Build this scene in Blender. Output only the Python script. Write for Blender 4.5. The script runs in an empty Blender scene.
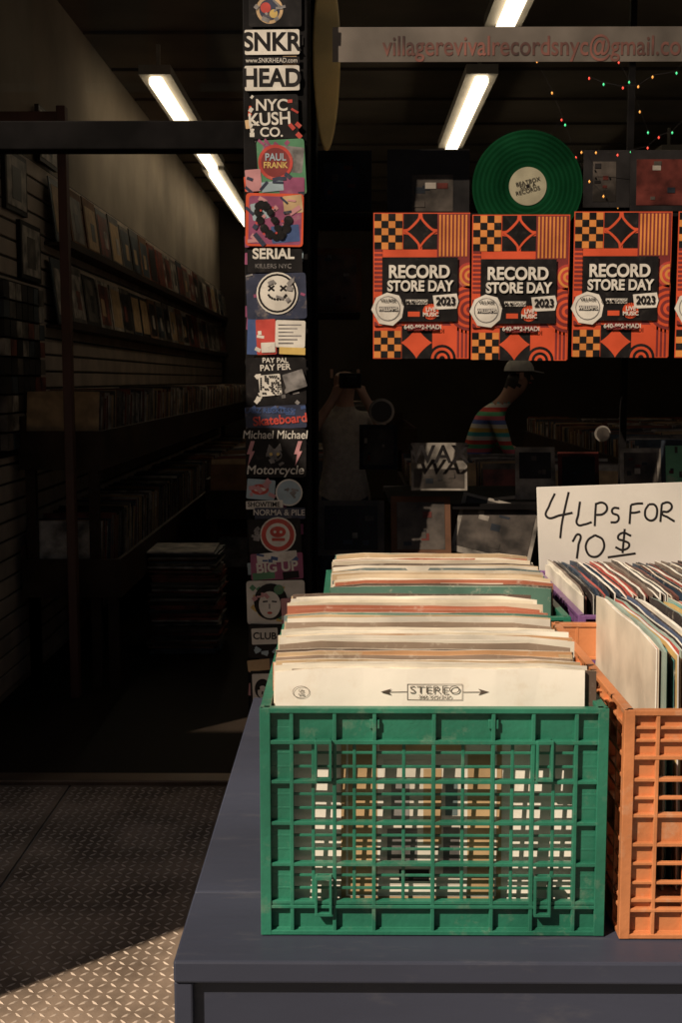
import bpy, math, random
from mathutils import Vector, Matrix, Euler
random.seed(7)
R=random.Random(11)
D=bpy.data; C=bpy.context; SC=C.scene
TH=math.radians(6.28); YAW=0.0075; F=1200.0; CH=1.3
def W(px,py,Y):
    "surveyed X,Z on a vertical plane parallel to the shopfront at depth Y"
    v=(512-py)/F; u=(px-341.5)/F
    a=math.cos(TH)+v*math.sin(TH); t=Y/a
    return (u*t-YAW*Y, CH+(-math.sin(TH)+v*math.cos(TH))*t)

# ------------------------------------------------------------ materials
MATS={}
def mat(name,col,rough=0.6,var=0.15,scale=30,bump=0.0,metal=0.0,bscale=None,col2=None,spots=0.0,spotcol=(0.3,0.25,0.2),spotscale=60,spec=0.5,stretch=None):
    if name in MATS: return MATS[name]
    m=D.materials.new(name); m.use_nodes=True
    nt=m.node_tree; N=nt.nodes; L=nt.links
    b=N['Principled BSDF']
    b.inputs['Roughness'].default_value=rough; b.inputs['Metallic'].default_value=metal
    b.inputs['Specular IOR Level'].default_value=spec
    tc=N.new('ShaderNodeTexCoord')
    src=tc.outputs['Object']
    if stretch:
        mp=N.new('ShaderNodeMapping'); mp.inputs['Scale'].default_value=stretch
        L.new(src,mp.inputs['Vector']); src=mp.outputs['Vector']
    n=N.new('ShaderNodeTexNoise'); n.inputs['Scale'].default_value=scale; n.inputs['Detail'].default_value=5
    L.new(src,n.inputs['Vector'])
    r=N.new('ShaderNodeValToRGB')
    c2=col2 if col2 else tuple(max(0,c*(1-2*var)) for c in col)
    c1=tuple(min(1,c*(1+0.5*var)) for c in col)
    r.color_ramp.elements[0].position=0.35; r.color_ramp.elements[1].position=0.65
    r.color_ramp.elements[0].color=(*c2,1); r.color_ramp.elements[1].color=(*c1,1)
    L.new(n.outputs['Fac'],r.inputs['Fac'])
    out=r.outputs['Color']
    if spots>0:
        n2=N.new('ShaderNodeTexNoise'); n2.inputs['Scale'].default_value=spotscale; n2.inputs['Detail'].default_value=8; n2.inputs['Roughness'].default_value=0.7
        L.new(src,n2.inputs['Vector'])
        r2=N.new('ShaderNodeValToRGB'); r2.color_ramp.elements[0].position=0.56; r2.color_ramp.elements[1].position=0.72
        r2.color_ramp.elements[0].color=(0,0,0,1); r2.color_ramp.elements[1].color=(spots,spots,spots,1)
        L.new(n2.outputs['Fac'],r2.inputs['Fac'])
        mx=N.new('ShaderNodeMixRGB'); mx.inputs['Color2'].default_value=(*spotcol,1)
        L.new(r2.outputs['Color'],mx.inputs['Fac']); L.new(out,mx.inputs['Color1']); out=mx.outputs['Color']
    L.new(out,b.inputs['Base Color'])
    rr=N.new('ShaderNodeMapRange'); rr.inputs['To Min'].default_value=max(0,rough-0.12); rr.inputs['To Max'].default_value=min(1,rough+0.12)
    L.new(n.outputs['Fac'],rr.inputs['Value']); L.new(rr.outputs['Result'],b.inputs['Roughness'])
    if bump>0:
        nb=N.new('ShaderNodeTexNoise'); nb.inputs['Scale'].default_value=bscale or scale*4; nb.inputs['Detail'].default_value=6
        L.new(src,nb.inputs['Vector'])
        bp=N.new('ShaderNodeBump'); bp.inputs['Strength'].default_value=bump; bp.inputs['Distance'].default_value=0.004
        L.new(nb.outputs['Fac'],bp.inputs['Height']); L.new(bp.outputs['Normal'],b.inputs['Normal'])
    MATS[name]=m; return m
def emis(name,col,s,sample=True):
    if name in MATS: return MATS[name]
    m=D.materials.new(name); m.use_nodes=True; b=m.node_tree.nodes['Principled BSDF']
    b.inputs['Base Color'].default_value=(*col,1)
    b.inputs['Emission Color'].default_value=(*col,1); b.inputs['Emission Strength'].default_value=s
    if not sample:
        try: m.cycles.emission_sampling='NONE'
        except Exception: pass
    MATS[name]=m; return m
def glassmat():
    m=D.materials.new('window_glass'); m.use_nodes=True; nt=m.node_tree; N=nt.nodes; L=nt.links
    N.remove(N['Principled BSDF']); o=N['Material Output']
    t=N.new('ShaderNodeBsdfTransparent'); t.inputs['Color'].default_value=(0.86,0.85,0.83,1)
    g=N.new('ShaderNodeBsdfGlossy'); g.inputs['Roughness'].default_value=0.0
    f=N.new('ShaderNodeFresnel'); f.inputs['IOR'].default_value=1.8
    mx=N.new('ShaderNodeMixShader'); L.new(f.outputs['Fac'],mx.inputs['Fac']); L.new(t.outputs[0],mx.inputs[1]); L.new(g.outputs[0],mx.inputs[2])
    L.new(mx.outputs[0],o.inputs['Surface']); return m
GLASS=glassmat()

# ------------------------------------------------------------ mesh builder
class MB:
    def __init__(s): s.v=[]; s.f=[]; s.m=[]; s.ms=[]
    def mi(s,m):
        if m not in s.ms: s.ms.append(m)
        return s.ms.index(m)
    def add(s,vs,fs,m,M=None):
        o=len(s.v)
        for p in vs:
            p=Vector(p)
            if M is not None: p=M@p
            s.v.append(p)
        k=s.mi(m)
        for f in fs: s.f.append([o+i for i in f]); s.m.append(k)
    def box(s,x0,x1,y0,y1,z0,z1,m,M=None):
        vs=[(x0,y0,z0),(x1,y0,z0),(x1,y1,z0),(x0,y1,z0),(x0,y0,z1),(x1,y0,z1),(x1,y1,z1),(x0,y1,z1)]
        s.add(vs,[(0,3,2,1),(4,5,6,7),(0,1,5,4),(1,2,6,5),(2,3,7,6),(3,0,4,7)],m,M)
    def poly(s,pts,m,M=None): s.add(pts,[tuple(range(len(pts)))],m,M)
    def obj(s,name,parent=None,bevel=0,smooth=False,seg=2):
        me=D.meshes.new(name); me.from_pydata([tuple(v) for v in s.v],[],s.f)
        for m in s.ms: me.materials.append(m)
        for p,k in zip(me.polygons,s.m):
            p.material_index=k; p.use_smooth=smooth
        me.update()
        o=D.objects.new(name,me); SC.collection.objects.link(o)
        if parent: o.parent=parent
        if bevel:
            b=o.modifiers.new('bevel','BEVEL'); b.width=bevel; b.segments=seg; b.limit_method='ANGLE'
        return o
def empty(name):
    e=D.objects.new(name,None); SC.collection.objects.link(e); return e
def text(s,x,y,z,size,m,parent,name='lettering',rot=0,bold=0.0,sx=1.0,align='CENTER',shear=0):
    c=D.curves.new(name,'FONT'); c.body=s; c.size=size; c.align_x=align; c.align_y='CENTER'; c.offset=bold*size
    c.extrude=0.00015; c.shear=shear
    c.materials.append(m)
    o=D.objects.new(name,c); SC.collection.objects.link(o)
    o.location=(x,y,z); o.rotation_euler=(math.pi/2,-rot,0); o.scale=(sx,1,1)
    o.parent=parent; return o

# ------------------------------------------------------------ palette
GR=dict(spots=0.6,spotcol=(0.28,0.22,0.17),spotscale=22)
white=mat('white_print',(0.63,0.58,0.51),0.5,0.12,14,**GR)
black=mat('black_print',(0.012,0.010,0.010),0.5,0.2,20,spots=0.3,spotcol=(0.07,0.06,0.05),spotscale=40,spec=0.2)
ink=mat('marker_ink',(0.012,0.010,0.010),0.6,0.2,20,spec=0.2)
cream=mat('cream_cover',(0.84,0.78,0.69),0.6,0.05,9,bump=0.08,bscale=60,spots=0.40,spotcol=(0.58,0.44,0.30),spotscale=14)
red=mat('red_print',(0.46,0.05,0.035),0.5,0.12,20,**GR)
orangep=mat('poster_orange',(0.56,0.070,0.022),0.5,0.1,12)
yellowp=mat('poster_amber',(0.60,0.21,0.045),0.5,0.1,12)
maroon=mat('poster_maroon',(0.18,0.022,0.02),0.5,0.1,12)
blue=mat('blue_print',(0.045,0.08,0.20),0.5,0.1,20,**GR)
lblue=mat('pale_blue_print',(0.30,0.38,0.42),0.5,0.1,20,**GR)
pink=mat('pink_print',(0.50,0.23,0.24),0.5,0.1,20,**GR)
magenta=mat('magenta_print',(0.26,0.06,0.13),0.5,0.15,20,**GR)
greenp=mat('green_print',(0.07,0.20,0.10),0.5,0.1,20,**GR)
gold=mat('yellow_print',(0.56,0.38,0.11),0.5,0.1,20,**GR)
grey=mat('grey_print',(0.22,0.20,0.19),0.5,0.3,30)
tan=mat('tan_print',(0.50,0.33,0.17),0.6,0.15,20)
navy=mat('navy_print',(0.025,0.030,0.06),0.5,0.15,20,**GR)

# ------------------------------------------------------------ ground, road, sidewalk
asph=mat('asphalt',(0.055,0.053,0.05),0.9,0.25,3,bump=0.4,bscale=120)
conc=mat('concrete',(0.27,0.25,0.225),0.85,0.15,2,bump=0.3,bscale=80,spots=0.4,spotcol=(0.1,0.09,0.08),spotscale=5)
paint=mat('road_paint',(0.7,0.7,0.66),0.7,0.15,8)
g=MB(); g.box(-400,400,-400,400,-0.6,-0.15,asph); g.obj('ground')
g=MB(); g.poly([(-60,-11,-0.145),(60,-11,-0.145),(60,-2.6,-0.145),(-60,-2.6,-0.145)],asph)
for i in range(-10,11): g.poly([(i*5,-6.9,-0.141),(i*5+2.4,-6.9,-0.141),(i*5+2.4,-6.78,-0.141),(i*5,-6.78,-0.141)],paint)
g.obj('road')
g=MB()
for i in range(-14,14):
    for j in range(4):
        g.box(i*1.5+0.004,(i+1)*1.5-0.004,-2.45+j*1.55+0.004,-2.45+(j+1)*1.55-0.004,-0.14,0.0,conc)
g.box(-21,21,-2.45,3.75,-0.145,-0.012,conc)
g.obj('sidewalk',bevel=0.004)
g=MB(); g.box(-60,60,-2.6,-2.45,-0.149,0.0,conc); g.obj('kerb',bevel=0.012)
g=MB(); g.box(-60,60,-14,-11,-0.148,0.0,conc); g.obj('far_sidewalk',bevel=0.012)

# diamond plate
steel=mat('tread_plate_steel',(0.27,0.20,0.150),0.75,0.25,5,bump=0.2,bscale=120,spots=0.6,spotcol=(0.10,0.065,0.045),spotscale=9,spec=0.10)
steel2=mat('tread_lug_steel',(0.52,0.42,0.34),0.6,0.15,14,spots=0.5,spotcol=(0.15,0.10,0.07),spotscale=12,spec=0.25)
g=MB(); g.box(-2.4,-0.9,1.65,3.74,0.001,0.006,steel); g.box(-0.893,0.9,1.65,3.74,0.001,0.006,steel)
pitch=0.0245
ix=int(2.1/pitch); iy=int(1.75/pitch)
for i in range(ix):
    for j in range(iy):
        x=-2.1+i*pitch; y=1.98+j*pitch
        if abs(x+0.8965)<0.014: continue
        a=math.radians(45 if (i+j)%2 else -45)
        ca,sa=math.cos(a),math.sin(a); Lh=0.0122*R.uniform(.92,1.04); wh=0.0038*R.uniform(.85,1.1); hz_=0.0022*R.uniform(.7,1.1)
        pts=[(-Lh,0,0),(0,-wh,0),(Lh,0,0),(0,wh,0),(-Lh*.45,0,hz_),(Lh*.45,0,hz_)]
        vs=[(x+p[0]*ca-p[1]*sa,y+p[0]*sa+p[1]*ca,0.006+p[2]) for p in pts]
        g.add(vs,[(0,1,4),(1,5,4),(1,2,5),(2,3,5),(3,4,5),(3,0,4)],steel2)
g.obj('tread_plate_floor')

# ------------------------------------------------------------ surroundings outside the frame
brick=mat('brick',(0.24,0.10,0.065),0.9,0.2,2,bump=0.3,bscale=60)
stone=mat('stone_trim',(0.35,0.31,0.26),0.8,0.15,4)
winm=mat('dark_pane',(0.03,0.035,0.04),0.15,0.2,2)
B=empty('brick_building')
g=MB(); g.box(-30,30,-22,-14,-0.15,9.0,brick); g.obj('walls',B)
g=MB()
for r in range(3):
    for i in range(-14,15):
        x=i*2.0; z=0.6+r*2.9
        g.box(x-0.5,x+0.5,-14.0,-13.97,z,z+1.7,winm); g.box(x-0.6,x+0.6,-14,-13.9,z-0.14,z,stone); g.box(x-0.6,x+0.6,-14,-13.92,z+1.7,z+1.9,stone)
g.box(-30,30,-14.3,-13.6,9.0,9.4,stone); g.obj('windows_and_trim',B)
B=empty('added_shadow_wall')  # unseen wall, added to cast the diagonal shadow edge on the tread plate
g=MB(); g.box(-5.5,-2.25,1.0,1.5,0.0,3.6,brick); g.obj('wall_body',B); g=MB(); g.box(-5.55,-2.25,0.95,1.55,3.6,3.66,stone); g.obj('coping',B)

# ------------------------------------------------------------ shop
store=empty('record_store_building')
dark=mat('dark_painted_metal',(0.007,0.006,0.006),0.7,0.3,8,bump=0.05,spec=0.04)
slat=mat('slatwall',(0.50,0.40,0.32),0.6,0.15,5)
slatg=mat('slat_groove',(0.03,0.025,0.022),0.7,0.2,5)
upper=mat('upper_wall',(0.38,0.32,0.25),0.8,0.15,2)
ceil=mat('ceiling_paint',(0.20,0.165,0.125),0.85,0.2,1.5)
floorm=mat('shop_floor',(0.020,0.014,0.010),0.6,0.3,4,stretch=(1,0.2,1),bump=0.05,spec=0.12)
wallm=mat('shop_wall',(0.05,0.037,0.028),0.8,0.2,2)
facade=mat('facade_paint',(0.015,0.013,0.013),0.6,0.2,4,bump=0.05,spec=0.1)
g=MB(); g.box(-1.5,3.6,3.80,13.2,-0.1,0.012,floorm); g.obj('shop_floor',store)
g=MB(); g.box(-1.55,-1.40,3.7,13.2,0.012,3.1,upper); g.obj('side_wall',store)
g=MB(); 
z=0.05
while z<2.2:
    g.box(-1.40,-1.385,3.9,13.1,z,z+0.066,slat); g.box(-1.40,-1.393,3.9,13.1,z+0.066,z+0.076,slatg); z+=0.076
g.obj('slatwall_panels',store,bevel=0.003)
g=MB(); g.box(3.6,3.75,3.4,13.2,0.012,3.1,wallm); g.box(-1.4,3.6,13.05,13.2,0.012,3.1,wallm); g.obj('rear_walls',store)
g=MB(); g.box(-1.55,3.75,3.4,13.2,3.1,3.2,ceil)
for i in range(12): g.box(-1.39,3.59,4.2+i*0.75,4.215+i*0.75,3.085,3.1,wallm)
g.obj('ceiling',store)
g=MB(); g.box(-6,6,3.40,3.8,3.2,6.0,facade); g.box(-6,-1.56,3.40,3.8,-0.1,3.2,facade); g.box(3.75,6,3.4,3.8,-0.1,3.2,facade)
g.box(-0.11,3.75,3.36,3.50,-0.1,0.50,facade); g.box(-0.11,3.75,3.33,3.52,0.50,0.55,dark)
g.obj('facade',store,bevel=0.004)
g=MB(); g.box(-0.11,3.6,3.50,4.35,0.42,0.50,wallm); g.obj('display_platform',store)
g=MB()
g.box(-1.54,-0.285,3.71,3.79,1.99,2.075,dark); g.box(-1.54,-0.30,3.70,3.80,2.95,3.2,dark); g.box(-1.545,-1.47,3.69,3.81,0.0,3.19,dark)
g.box(-0.30,-0.10,3.62,3.84,0,3.2,dark)
g.obj('door_frame',store,bevel=0.004)
g=MB(); g.box(-1.46,-0.31,3.72,3.80,0.0,0.022,mat('worn_threshold',(0.20,0.14,0.10),0.4,0.2,6,metal=0.6)); g.obj('threshold',store,bevel=0.004)
g=MB(); g.poly([(-1.47,3.75,2.075),(-0.30,3.75,2.075),(-0.30,3.75,2.95),(-1.47,3.75,2.95)],GLASS); g.obj('transom_glass',store)
g=MB(); g.box(-0.11,3.75,3.39,3.45,3.12,3.2,dark); g.box(1.62,1.67,3.39,3.46,0.55,3.12,dark); g.obj('window_frame',store,bevel=0.003)

# ceiling tubes
tubem=emis('fluorescent_tube',(1.0,0.82,0.56),3.2)
fix=mat('lamp_housing',(0.4,0.38,0.34),0.5,0.1,5)
def tube(x,y0,y1,z,w=0.085):
    E=empty('fluorescent_lamp')
    g=MB(); g.box(x-w,x+w,y0-0.03,y1+0.03,z+0.03,z+0.08,fix); g.obj('housing',E)
    g=MB(); g.box(x-w*0.45,x+w*0.45,y0,y1,z-0.02,z+0.03,tubem); g.obj('tube',E,bevel=0.015)
    g=MB(); g.box(x-0.01,x+0.01,y0+.1,y0+.12,z+.08,3.1,fix); g.box(x-0.01,x+0.01,y1-.12,y1-.1,z+.08,3.1,fix); g.obj('hangers',E)
tube(-1.04,6.6,9.3,2.88); tube(-1.06,9.5,12.6,2.88)
tube(0.70,4.7,5.7,2.88); tube(0.70,6.6,8.6,2.88)
tube(2.3,8.8,10.8,2.88)

# ------------------------------------------------------------ records
EDGE=[mat('sleeve_edge_a',(0.80,0.70,0.56),0.8,0.2,40,spots=0.7,spotcol=(0.4,0.28,0.17),spotscale=50),
      mat('sleeve_edge_b',(0.84,0.78,0.69),0.8,0.12,40,spots=0.6,spotcol=(0.45,0.36,0.26),spotscale=40),
      mat('sleeve_edge_c',(0.48,0.34,0.21),0.8,0.3,40,spots=0.6,spotcol=(0.75,0.65,0.5),spotscale=60),
      mat('sleeve_edge_d',(0.62,0.54,0.43),0.8,0.25,40,spots=0.6,spotcol=(0.2,0.15,0.1),spotscale=60)]
def pal(cols,pre):
    return [mat(pre+str(i),c,0.5,0.15,12,spots=0.6,spotcol=(0.65,0.57,0.46),spotscale=55) for i,c in enumerate(cols)]
COV=pal([(0.78,0.73,0.64),(0.74,0.65,0.50),(0.70,0.55,0.38),(0.50,0.36,0.22),(0.78,0.71,0.59),(0.42,0.14,0.08),(0.14,0.18,0.18),(0.10,0.20,0.15),(0.75,0.69,0.58),(0.50,0.28,0.14),(0.68,0.62,0.53),(0.12,0.08,0.06),(0.74,0.67,0.55),(0.60,0.50,0.38),(0.30,0.22,0.16)],'sleeve_')
DARKC=pal([(0.02,0.018,0.018),(0.04,0.03,0.03),(0.14,0.05,0.04),(0.03,0.05,0.08),(0.10,0.08,0.07),(0.20,0.15,0.12)],'dark_sleeve_')
BRI=pal([(0.72,0.66,0.55),(0.10,0.34,0.33),(0.62,0.26,0.10),(0.78,0.75,0.70),(0.66,0.46,0.18),(0.10,0.13,0.22),(0.48,0.10,0.08),(0.75,0.71,0.64),(0.05,0.04,0.04),(0.33,0.42,0.36),(0.78,0.73,0.64),(0.70,0.62,0.50)],'bright_sleeve_')
def record(mb,x,y,z,w,h,th,lean,yaw,cm,em,bow=0.0,n=7,roll=0.0,rnd=0.0018):
    M=Matrix.Translation((x,y,z))@Matrix.Rotation(yaw,4,'Z')@Matrix.Rotation(-lean,4,'X')@Matrix.Rotation(roll,4,'Y')
    vs=[]
    wj=[R.uniform(-1,1)*0.0009 for _ in range(n+1)]
    for i in range(n+1):
        s=i/n; xx=-w/2+w*s
        b=bow*math.sin(math.pi*s)
        top=h-(rnd*R.uniform(0.6,2.6) if i in(0,n) else 0)+wj[i]*0.8
        tf=th*(0.5+0.5*max(0.0,math.sin(math.pi*min(1,max(0,s))))**0.4)
        vs+=[(xx,b,0),(xx,b+wj[i],top),(xx,b+tf+wj[i],top),(xx,b+tf,0)]
    fc=[];fe=[]
    for i in range(n):
        a=4*i;c=4*(i+1)
        fc+=[(a,c,c+1,a+1),(a+3,a+2,c+2,c+3)]
        fe+=[(a+1,c+1,c+2,a+2)]
    fe+=[(0,1,2,3),(4*n,4*n+3,4*n+2,4*n+1)]
    o=len(mb.v)
    for p in vs: mb.v.append(M@Vector(p))
    k=mb.mi(cm)
    for f in fc: mb.f.append([o+i for i in f]); mb.m.append(k)
    k=mb.mi(em)
    for f in fe: mb.f.append([o+i for i in f]); mb.m.append(k)

# ------------------------------------------------------------ crates
def crate(name,x0,x1,y0,y1,z0,z1,m,style=0):
    E=empty(name); g=MB()
    w=x1-x0; d=y1-y0; h=z1-z0
    def wall(M,L,front=True):
        M=M@Matrix.Diagonal((1,0.68,1,1))
        s=L/0.34
        if style==0:
            ribs=[.031,.073,.112,.170,.228,.267,.309]
            hz=[.034,.074,.117,.160]
            band=.203
        else:
            ribs=[.030,.058,.086,.128,.170,.212,.254,.282,.310]; hz=[.040,.098,.128,.165]; band=.190
        hs=h/0.236
        band*=hs
        rw=0.0019
        g.box(0.0004,L-0.0004,0.0003,0.0150,h-0.0050,h-0.0001,m,M)
        g.box(0.005,L-0.005,0.0098,0.0125,band-0.001,h-0.004,m,M)
        g.box(0.0007,L-0.0007,0.0008,0.0140,band-0.004,band,m,M)
        g.box(0.0004,L-0.0004,0.0003,0.0150,0.0002,0.0046,m,M)
        g.box(0.005,L-0.005,0.0101,0.0127,0.003,0.029*hs,m,M)
        g.box(0.0007,L-0.0007,0.0009,0.0140,0.028*hs,0.0315*hs,m,M)
        for a,b in((0.0,0.0042),(L-0.0042,L)): g.box(a,b,0.0001,0.0152,0.0001,h+0.0003,m,M)
        for a,b in((0.003,0.030*s),(L-0.030*s,L-0.003)): g.box(a,b,0.0095,0.0122,0.02,h-0.02,m,M)
        for r in ribs:
            r*=s; g.box(r-rw,r+rw,0.0014,0.0134,0.004,h-0.0045,m,M)
        for q in hz:
            q*=hs; g.box(0.004,L-0.004,0.0018,0.0130,q-0.0018,q+0.0018,m,M)
        xs=[0]+ribs+[.34]
        if style==0:
            for a,b in zip(xs[1:-1],xs[2:-1]):
                c=(a+b)/2*s
                g.box(c-0.0017,c+0.0017,0.0088,0.0116,0.03*hs,band,m,M)
            zs=[.0315]+hz+[band/hs]
            for a,b in zip(zs,zs[1:]):
                for k in (1/3,2/3):
                    c=(a+(b-a)*k)*hs; g.box(0.004,L-0.004,0.0092,0.0120,c-0.0014,c+0.0014,m,M)
            for cx in (.062,.278):
                for zb in (.022,.163):
                    cx2=cx*s; zb2=zb*hs; hh=.040*hs
                    g.box(cx2-.0085,cx2-.0058,-0.0045,0.010,zb2,zb2+hh,m,M); g.box(cx2+.0058,cx2+.0085,-0.0045,0.010,zb2,zb2+hh,m,M)
                    g.box(cx2-.0083,cx2+.0083,-0.0046,0.0020,zb2+hh-.003,zb2+hh+.001,m,M); g.box(cx2-.0083,cx2+.0083,-0.0046,0.0020,zb2-.001,zb2+.0025,m,M)
            for cx in (.112,.228):
                g.box(cx*s-.005,cx*s+.005,0.0035,0.0105,h-.021,h-.012,m,M)
        else:
            g.box(0.005,L-0.005,0.0094,0.0119,0.098*hs,0.128*hs,m,M)
            for c in (.205,.218): g.box(0.004,L-0.004,0.0030,0.0110,c*hs-.0015,c*hs+.0015,m,M)
            for c in (.058,.078,.146): g.box(0.004,0.087*s,0.0031,0.0111,c*hs-.0015,c*hs+.0015,m,M); g.box(L-0.087*s,L-0.004,0.0031,0.0111,c*hs-.0015,c*hs+.0015,m,M)
            for c in (.107,.149,.191,.233): g.box(c*s-.0017,c*s+.0017,0.009,0.0117,.03*hs,band,m,M)
    wall(Matrix.Translation((x0,y0,z0)),w)
    wall(Matrix.Translation((x1,y1,z0))@Matrix.Rotation(math.pi,4,'Z'),w)
    wall(Matrix.Translation((x0,y1,z0))@Matrix.Rotation(-math.pi/2,4,'Z'),d)
    wall(Matrix.Translation((x1,y0,z0))@Matrix.Rotation(math.pi/2,4,'Z'),d)
    g.box(x0+.005,x1-.005,y0+.005,y1-.005,z0+.002,z0+.006,m)
    g.obj('lattice_body',E,bevel=0.0006)
    return E
def plastic(n,c,sc): return mat(n,c,0.40,0.18,8,bump=0.16,bscale=150,spots=0.65,spotcol=sc,spotscale=26)
greenpl=plastic('green_plastic',(0.026,0.175,0.110),(0.17,0.23,0.17))
orangepl=plastic('orange_plastic',(0.60,0.225,0.090),(0.52,0.35,0.24))
purplepl=plastic('purple_plastic',(0.22,0.10,0.26),(0.4,0.3,0.4))
TZ=0.75
GC=crate('plastic_crate',-0.088,0.2525,1.138,1.545,TZ+0.001,TZ+0.232,greenpl,0)
crate('plastic_crate',-0.040,0.300,1.600,2.005,TZ+0.001,TZ+0.230,greenpl,0)
crate('plastic_crate',0.266,0.640,1.132,1.560,TZ+0.001,TZ+0.232,orangepl,1)
crate('plastic_crate',0.312,0.680,1.610,2.005,TZ+0.001,TZ+0.230,purplepl,0)

RY=1.152; RH=0.2575; RX=0.0795; RL=0.055
E=empty('vinyl_records'); g=MB()
y=RY; i=0
while y<1.50:
    th=R.uniform(0.0022,0.0044)
    cm=R.choice(COV) if i>0 else cream
    if i in(1,2,3): cm=R.choice([COV[0],COV[8],COV[4]])
    em=R.choice(EDGE[:2] if R.random()<0.60 else EDGE)
    hh=0.258+R.uniform(-0.006,0.007)+(0.007 if y>1.22 else 0)
    if i==0: hh=RH
    lean=RL+0.11*(y-RY)/0.34+R.uniform(-0.015,0.022)
    if i==0: lean=RL
    record(g,RX+R.uniform(-0.0045,0.006)*(i>0),y,TZ+0.008,0.3075,hh,th,lean,R.uniform(-0.010,0.010)*(i>0),cm,em if i else EDGE[0],R.uniform(-0.003,0.003)*(i>0),roll=R.uniform(-0.007,0.007)*(i>0))
    y+=th+R.uniform(0.0004,0.0030)*(1+(R.random()<0.14)*2.2); i+=1
record(g,RX+0.0125,RY+0.0046,TZ+0.008,0.3075,0.2565,0.003,RL,0.004,COV[11],EDGE[2])
g.obj('sleeves',E)
PM=Matrix.Translation((RX,RY,TZ+0.008))@Matrix.Rotation(-RL,4,'X')@Matrix.Diagonal((1,1,0.982,1))
P=MB()
def cov(x0,x1,z0,z1,m,l): P.poly([(x0,-0.0009-0.0003*l,z0),(x1,-0.0009-0.0003*l,z0),(x1,-0.0009-0.0003*l,z1),(x0,-0.0009-0.0003*l,z1)],m,PM)
cov(-0.088,0.072,0.024,0.214,tan,1); cov(-0.083,0.067,0.028,0.209,COV[0],2)
cov(-0.081,-0.052,0.030,0.207,tan,3); cov(0.038,0.065,0.030,0.177,tan,3); cov(-0.050,0.036,0.179,0.207,tan,3)
cov(-0.046,0.034,0.040,0.169,COV[10],3)
for (a,b,c_,d_,mm) in ((-.042,-.012,.060,.098,grey),(-.038,-.020,.105,.150,grey),(-.006,.012,.082,.160,tan),(.014,.030,.05,.10,grey),(-.030,.0,.044,.056,black),(.016,.028,.112,.150,COV[6])): cov(a,b,c_,d_,mm,4)
cov(-0.012,0.012,0.188,0.200,blue,4)
cov(-0.008,0.008,0.191,0.197,white,5)
P.obj('sleeve_print',E)
inkm=mat('brown_ink',(0.14,0.10,0.075),0.6,0.3,60)
def lmark(x,zz,s,size,bold=0.02,sx=1.0):
    p=PM@Vector((x,-0.0010,zz)); o=text(s,p.x,p.y-0.0004,p.z,size,inkm,E,'sleeve_lettering',bold=bold,sx=sx); o.rotation_euler=(math.pi/2-RL,0,0)
lmark(0.005,0.2405,'STEREO',0.0108,-0.016,1.35); lmark(0.005,0.2335,'360 SOUND',0.0048,-0.012,1.3); lmark(-0.128,0.2395,'CS',0.0042,0); lmark(-0.128,0.2358,'8192',0.0028,0)
q=MB()
def qb(x0,x1,z0,z1): q.poly([(x0,-0.0010,z0),(x1,-0.0010,z0),(x1,-0.0010,z1),(x0,-0.0010,z1)],inkm,PM)
qb(-0.022,0.032,0.2460,0.2465); qb(-0.022,0.032,0.2302,0.2307); qb(-0.0225,-0.022,0.2302,0.2465); qb(0.032,0.0325,0.2302,0.2465)
qb(-0.046,-0.0226,0.2381,0.2387); qb(0.0326,0.056,0.2381,0.2387)
for sx in(-1,1):
    c=0.005
    q.poly([(c+sx*0.043,-0.0011,0.2352),(c+sx*0.054,-0.0011,0.23845),(c+sx*0.043,-0.0011,0.2417),(c+sx*0.046,-0.0011,0.23845)][::sx],inkm,PM)
pts=[(math.cos(a)*0.0085-0.128,-0.0010,math.sin(a)*0.0062+0.2380) for a in [i*math.pi/12 for i in range(24)]]
pts2=[(math.cos(a)*0.0080-0.128,-0.0010,math.sin(a)*0.0057+0.2380) for a in [i*math.pi/12 for i in range(24)]]
for i in range(24):
    j=(i+1)%24; q.poly([pts[i],pts[j],pts2[j],pts2[i]],inkm,PM)
q.obj('stereo_mark',E)

def stack_front(name,xc,y0,y1,h,lean,P_,E_,wj=0.004,first=None,z=TZ+0.008,w=0.3095,gap=(0.0006,0.003)):
    E=empty(name); g=MB(); y=y0;i=0
    while y<y1:
        th=R.uniform(0.0026,0.0044); cm=R.choice(P_)
        if first and i==0: cm=first
        record(g,xc+R.uniform(-wj,wj),y,z,w,h+R.uniform(-0.005,0.005),th,lean+R.uniform(-0.012,0.015),R.uniform(-0.008,0.008),cm,R.choice(E_),R.uniform(-0.002,0.002),roll=R.uniform(-0.006,0.006))
        y+=th+R.uniform(*gap); i+=1
    g.obj('sleeves',E); return E
stack_front('vinyl_records',0.131,1.640,1.93,0.258,0.10,COV,EDGE,first=COV[7])
def stack_side(name,x0,x1,yc,h,P_,E_,z=TZ+0.008,w=0.3095,tilt=0.0,jit=0.004,first=None):
    E=empty(name); g=MB(); x=x0
    while x<x1:
        th=R.uniform(0.0026,0.0052)
        cm=R.choice(P_)
        if first and x==x0: cm=first
        record(g,x,yc+R.uniform(-0.007,0.007),z,w,h+R.uniform(-jit,jit),th,tilt+R.uniform(-0.01,0.01),math.pi/2*-1+R.uniform(-0.008,0.008),cm,R.choice(P_+E_[:2]),R.uniform(-0.0015,0.0015))
        x+=th+R.uniform(0.0004,0.0022)
    g.obj('sleeves',E); return E
stack_side('vinyl_records',0.326,0.618,1.392,0.259,BRI,EDGE,tilt=-0.02,jit=0.007,first=BRI[11])
stack_side('vinyl_records',0.332,0.655,1.815,0.244,DARKC+DARKC+[COV[0],COV[8],BRI[6],BRI[3]],EDGE[:2]+EDGE[:2]+DARKC,tilt=-0.04)

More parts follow.
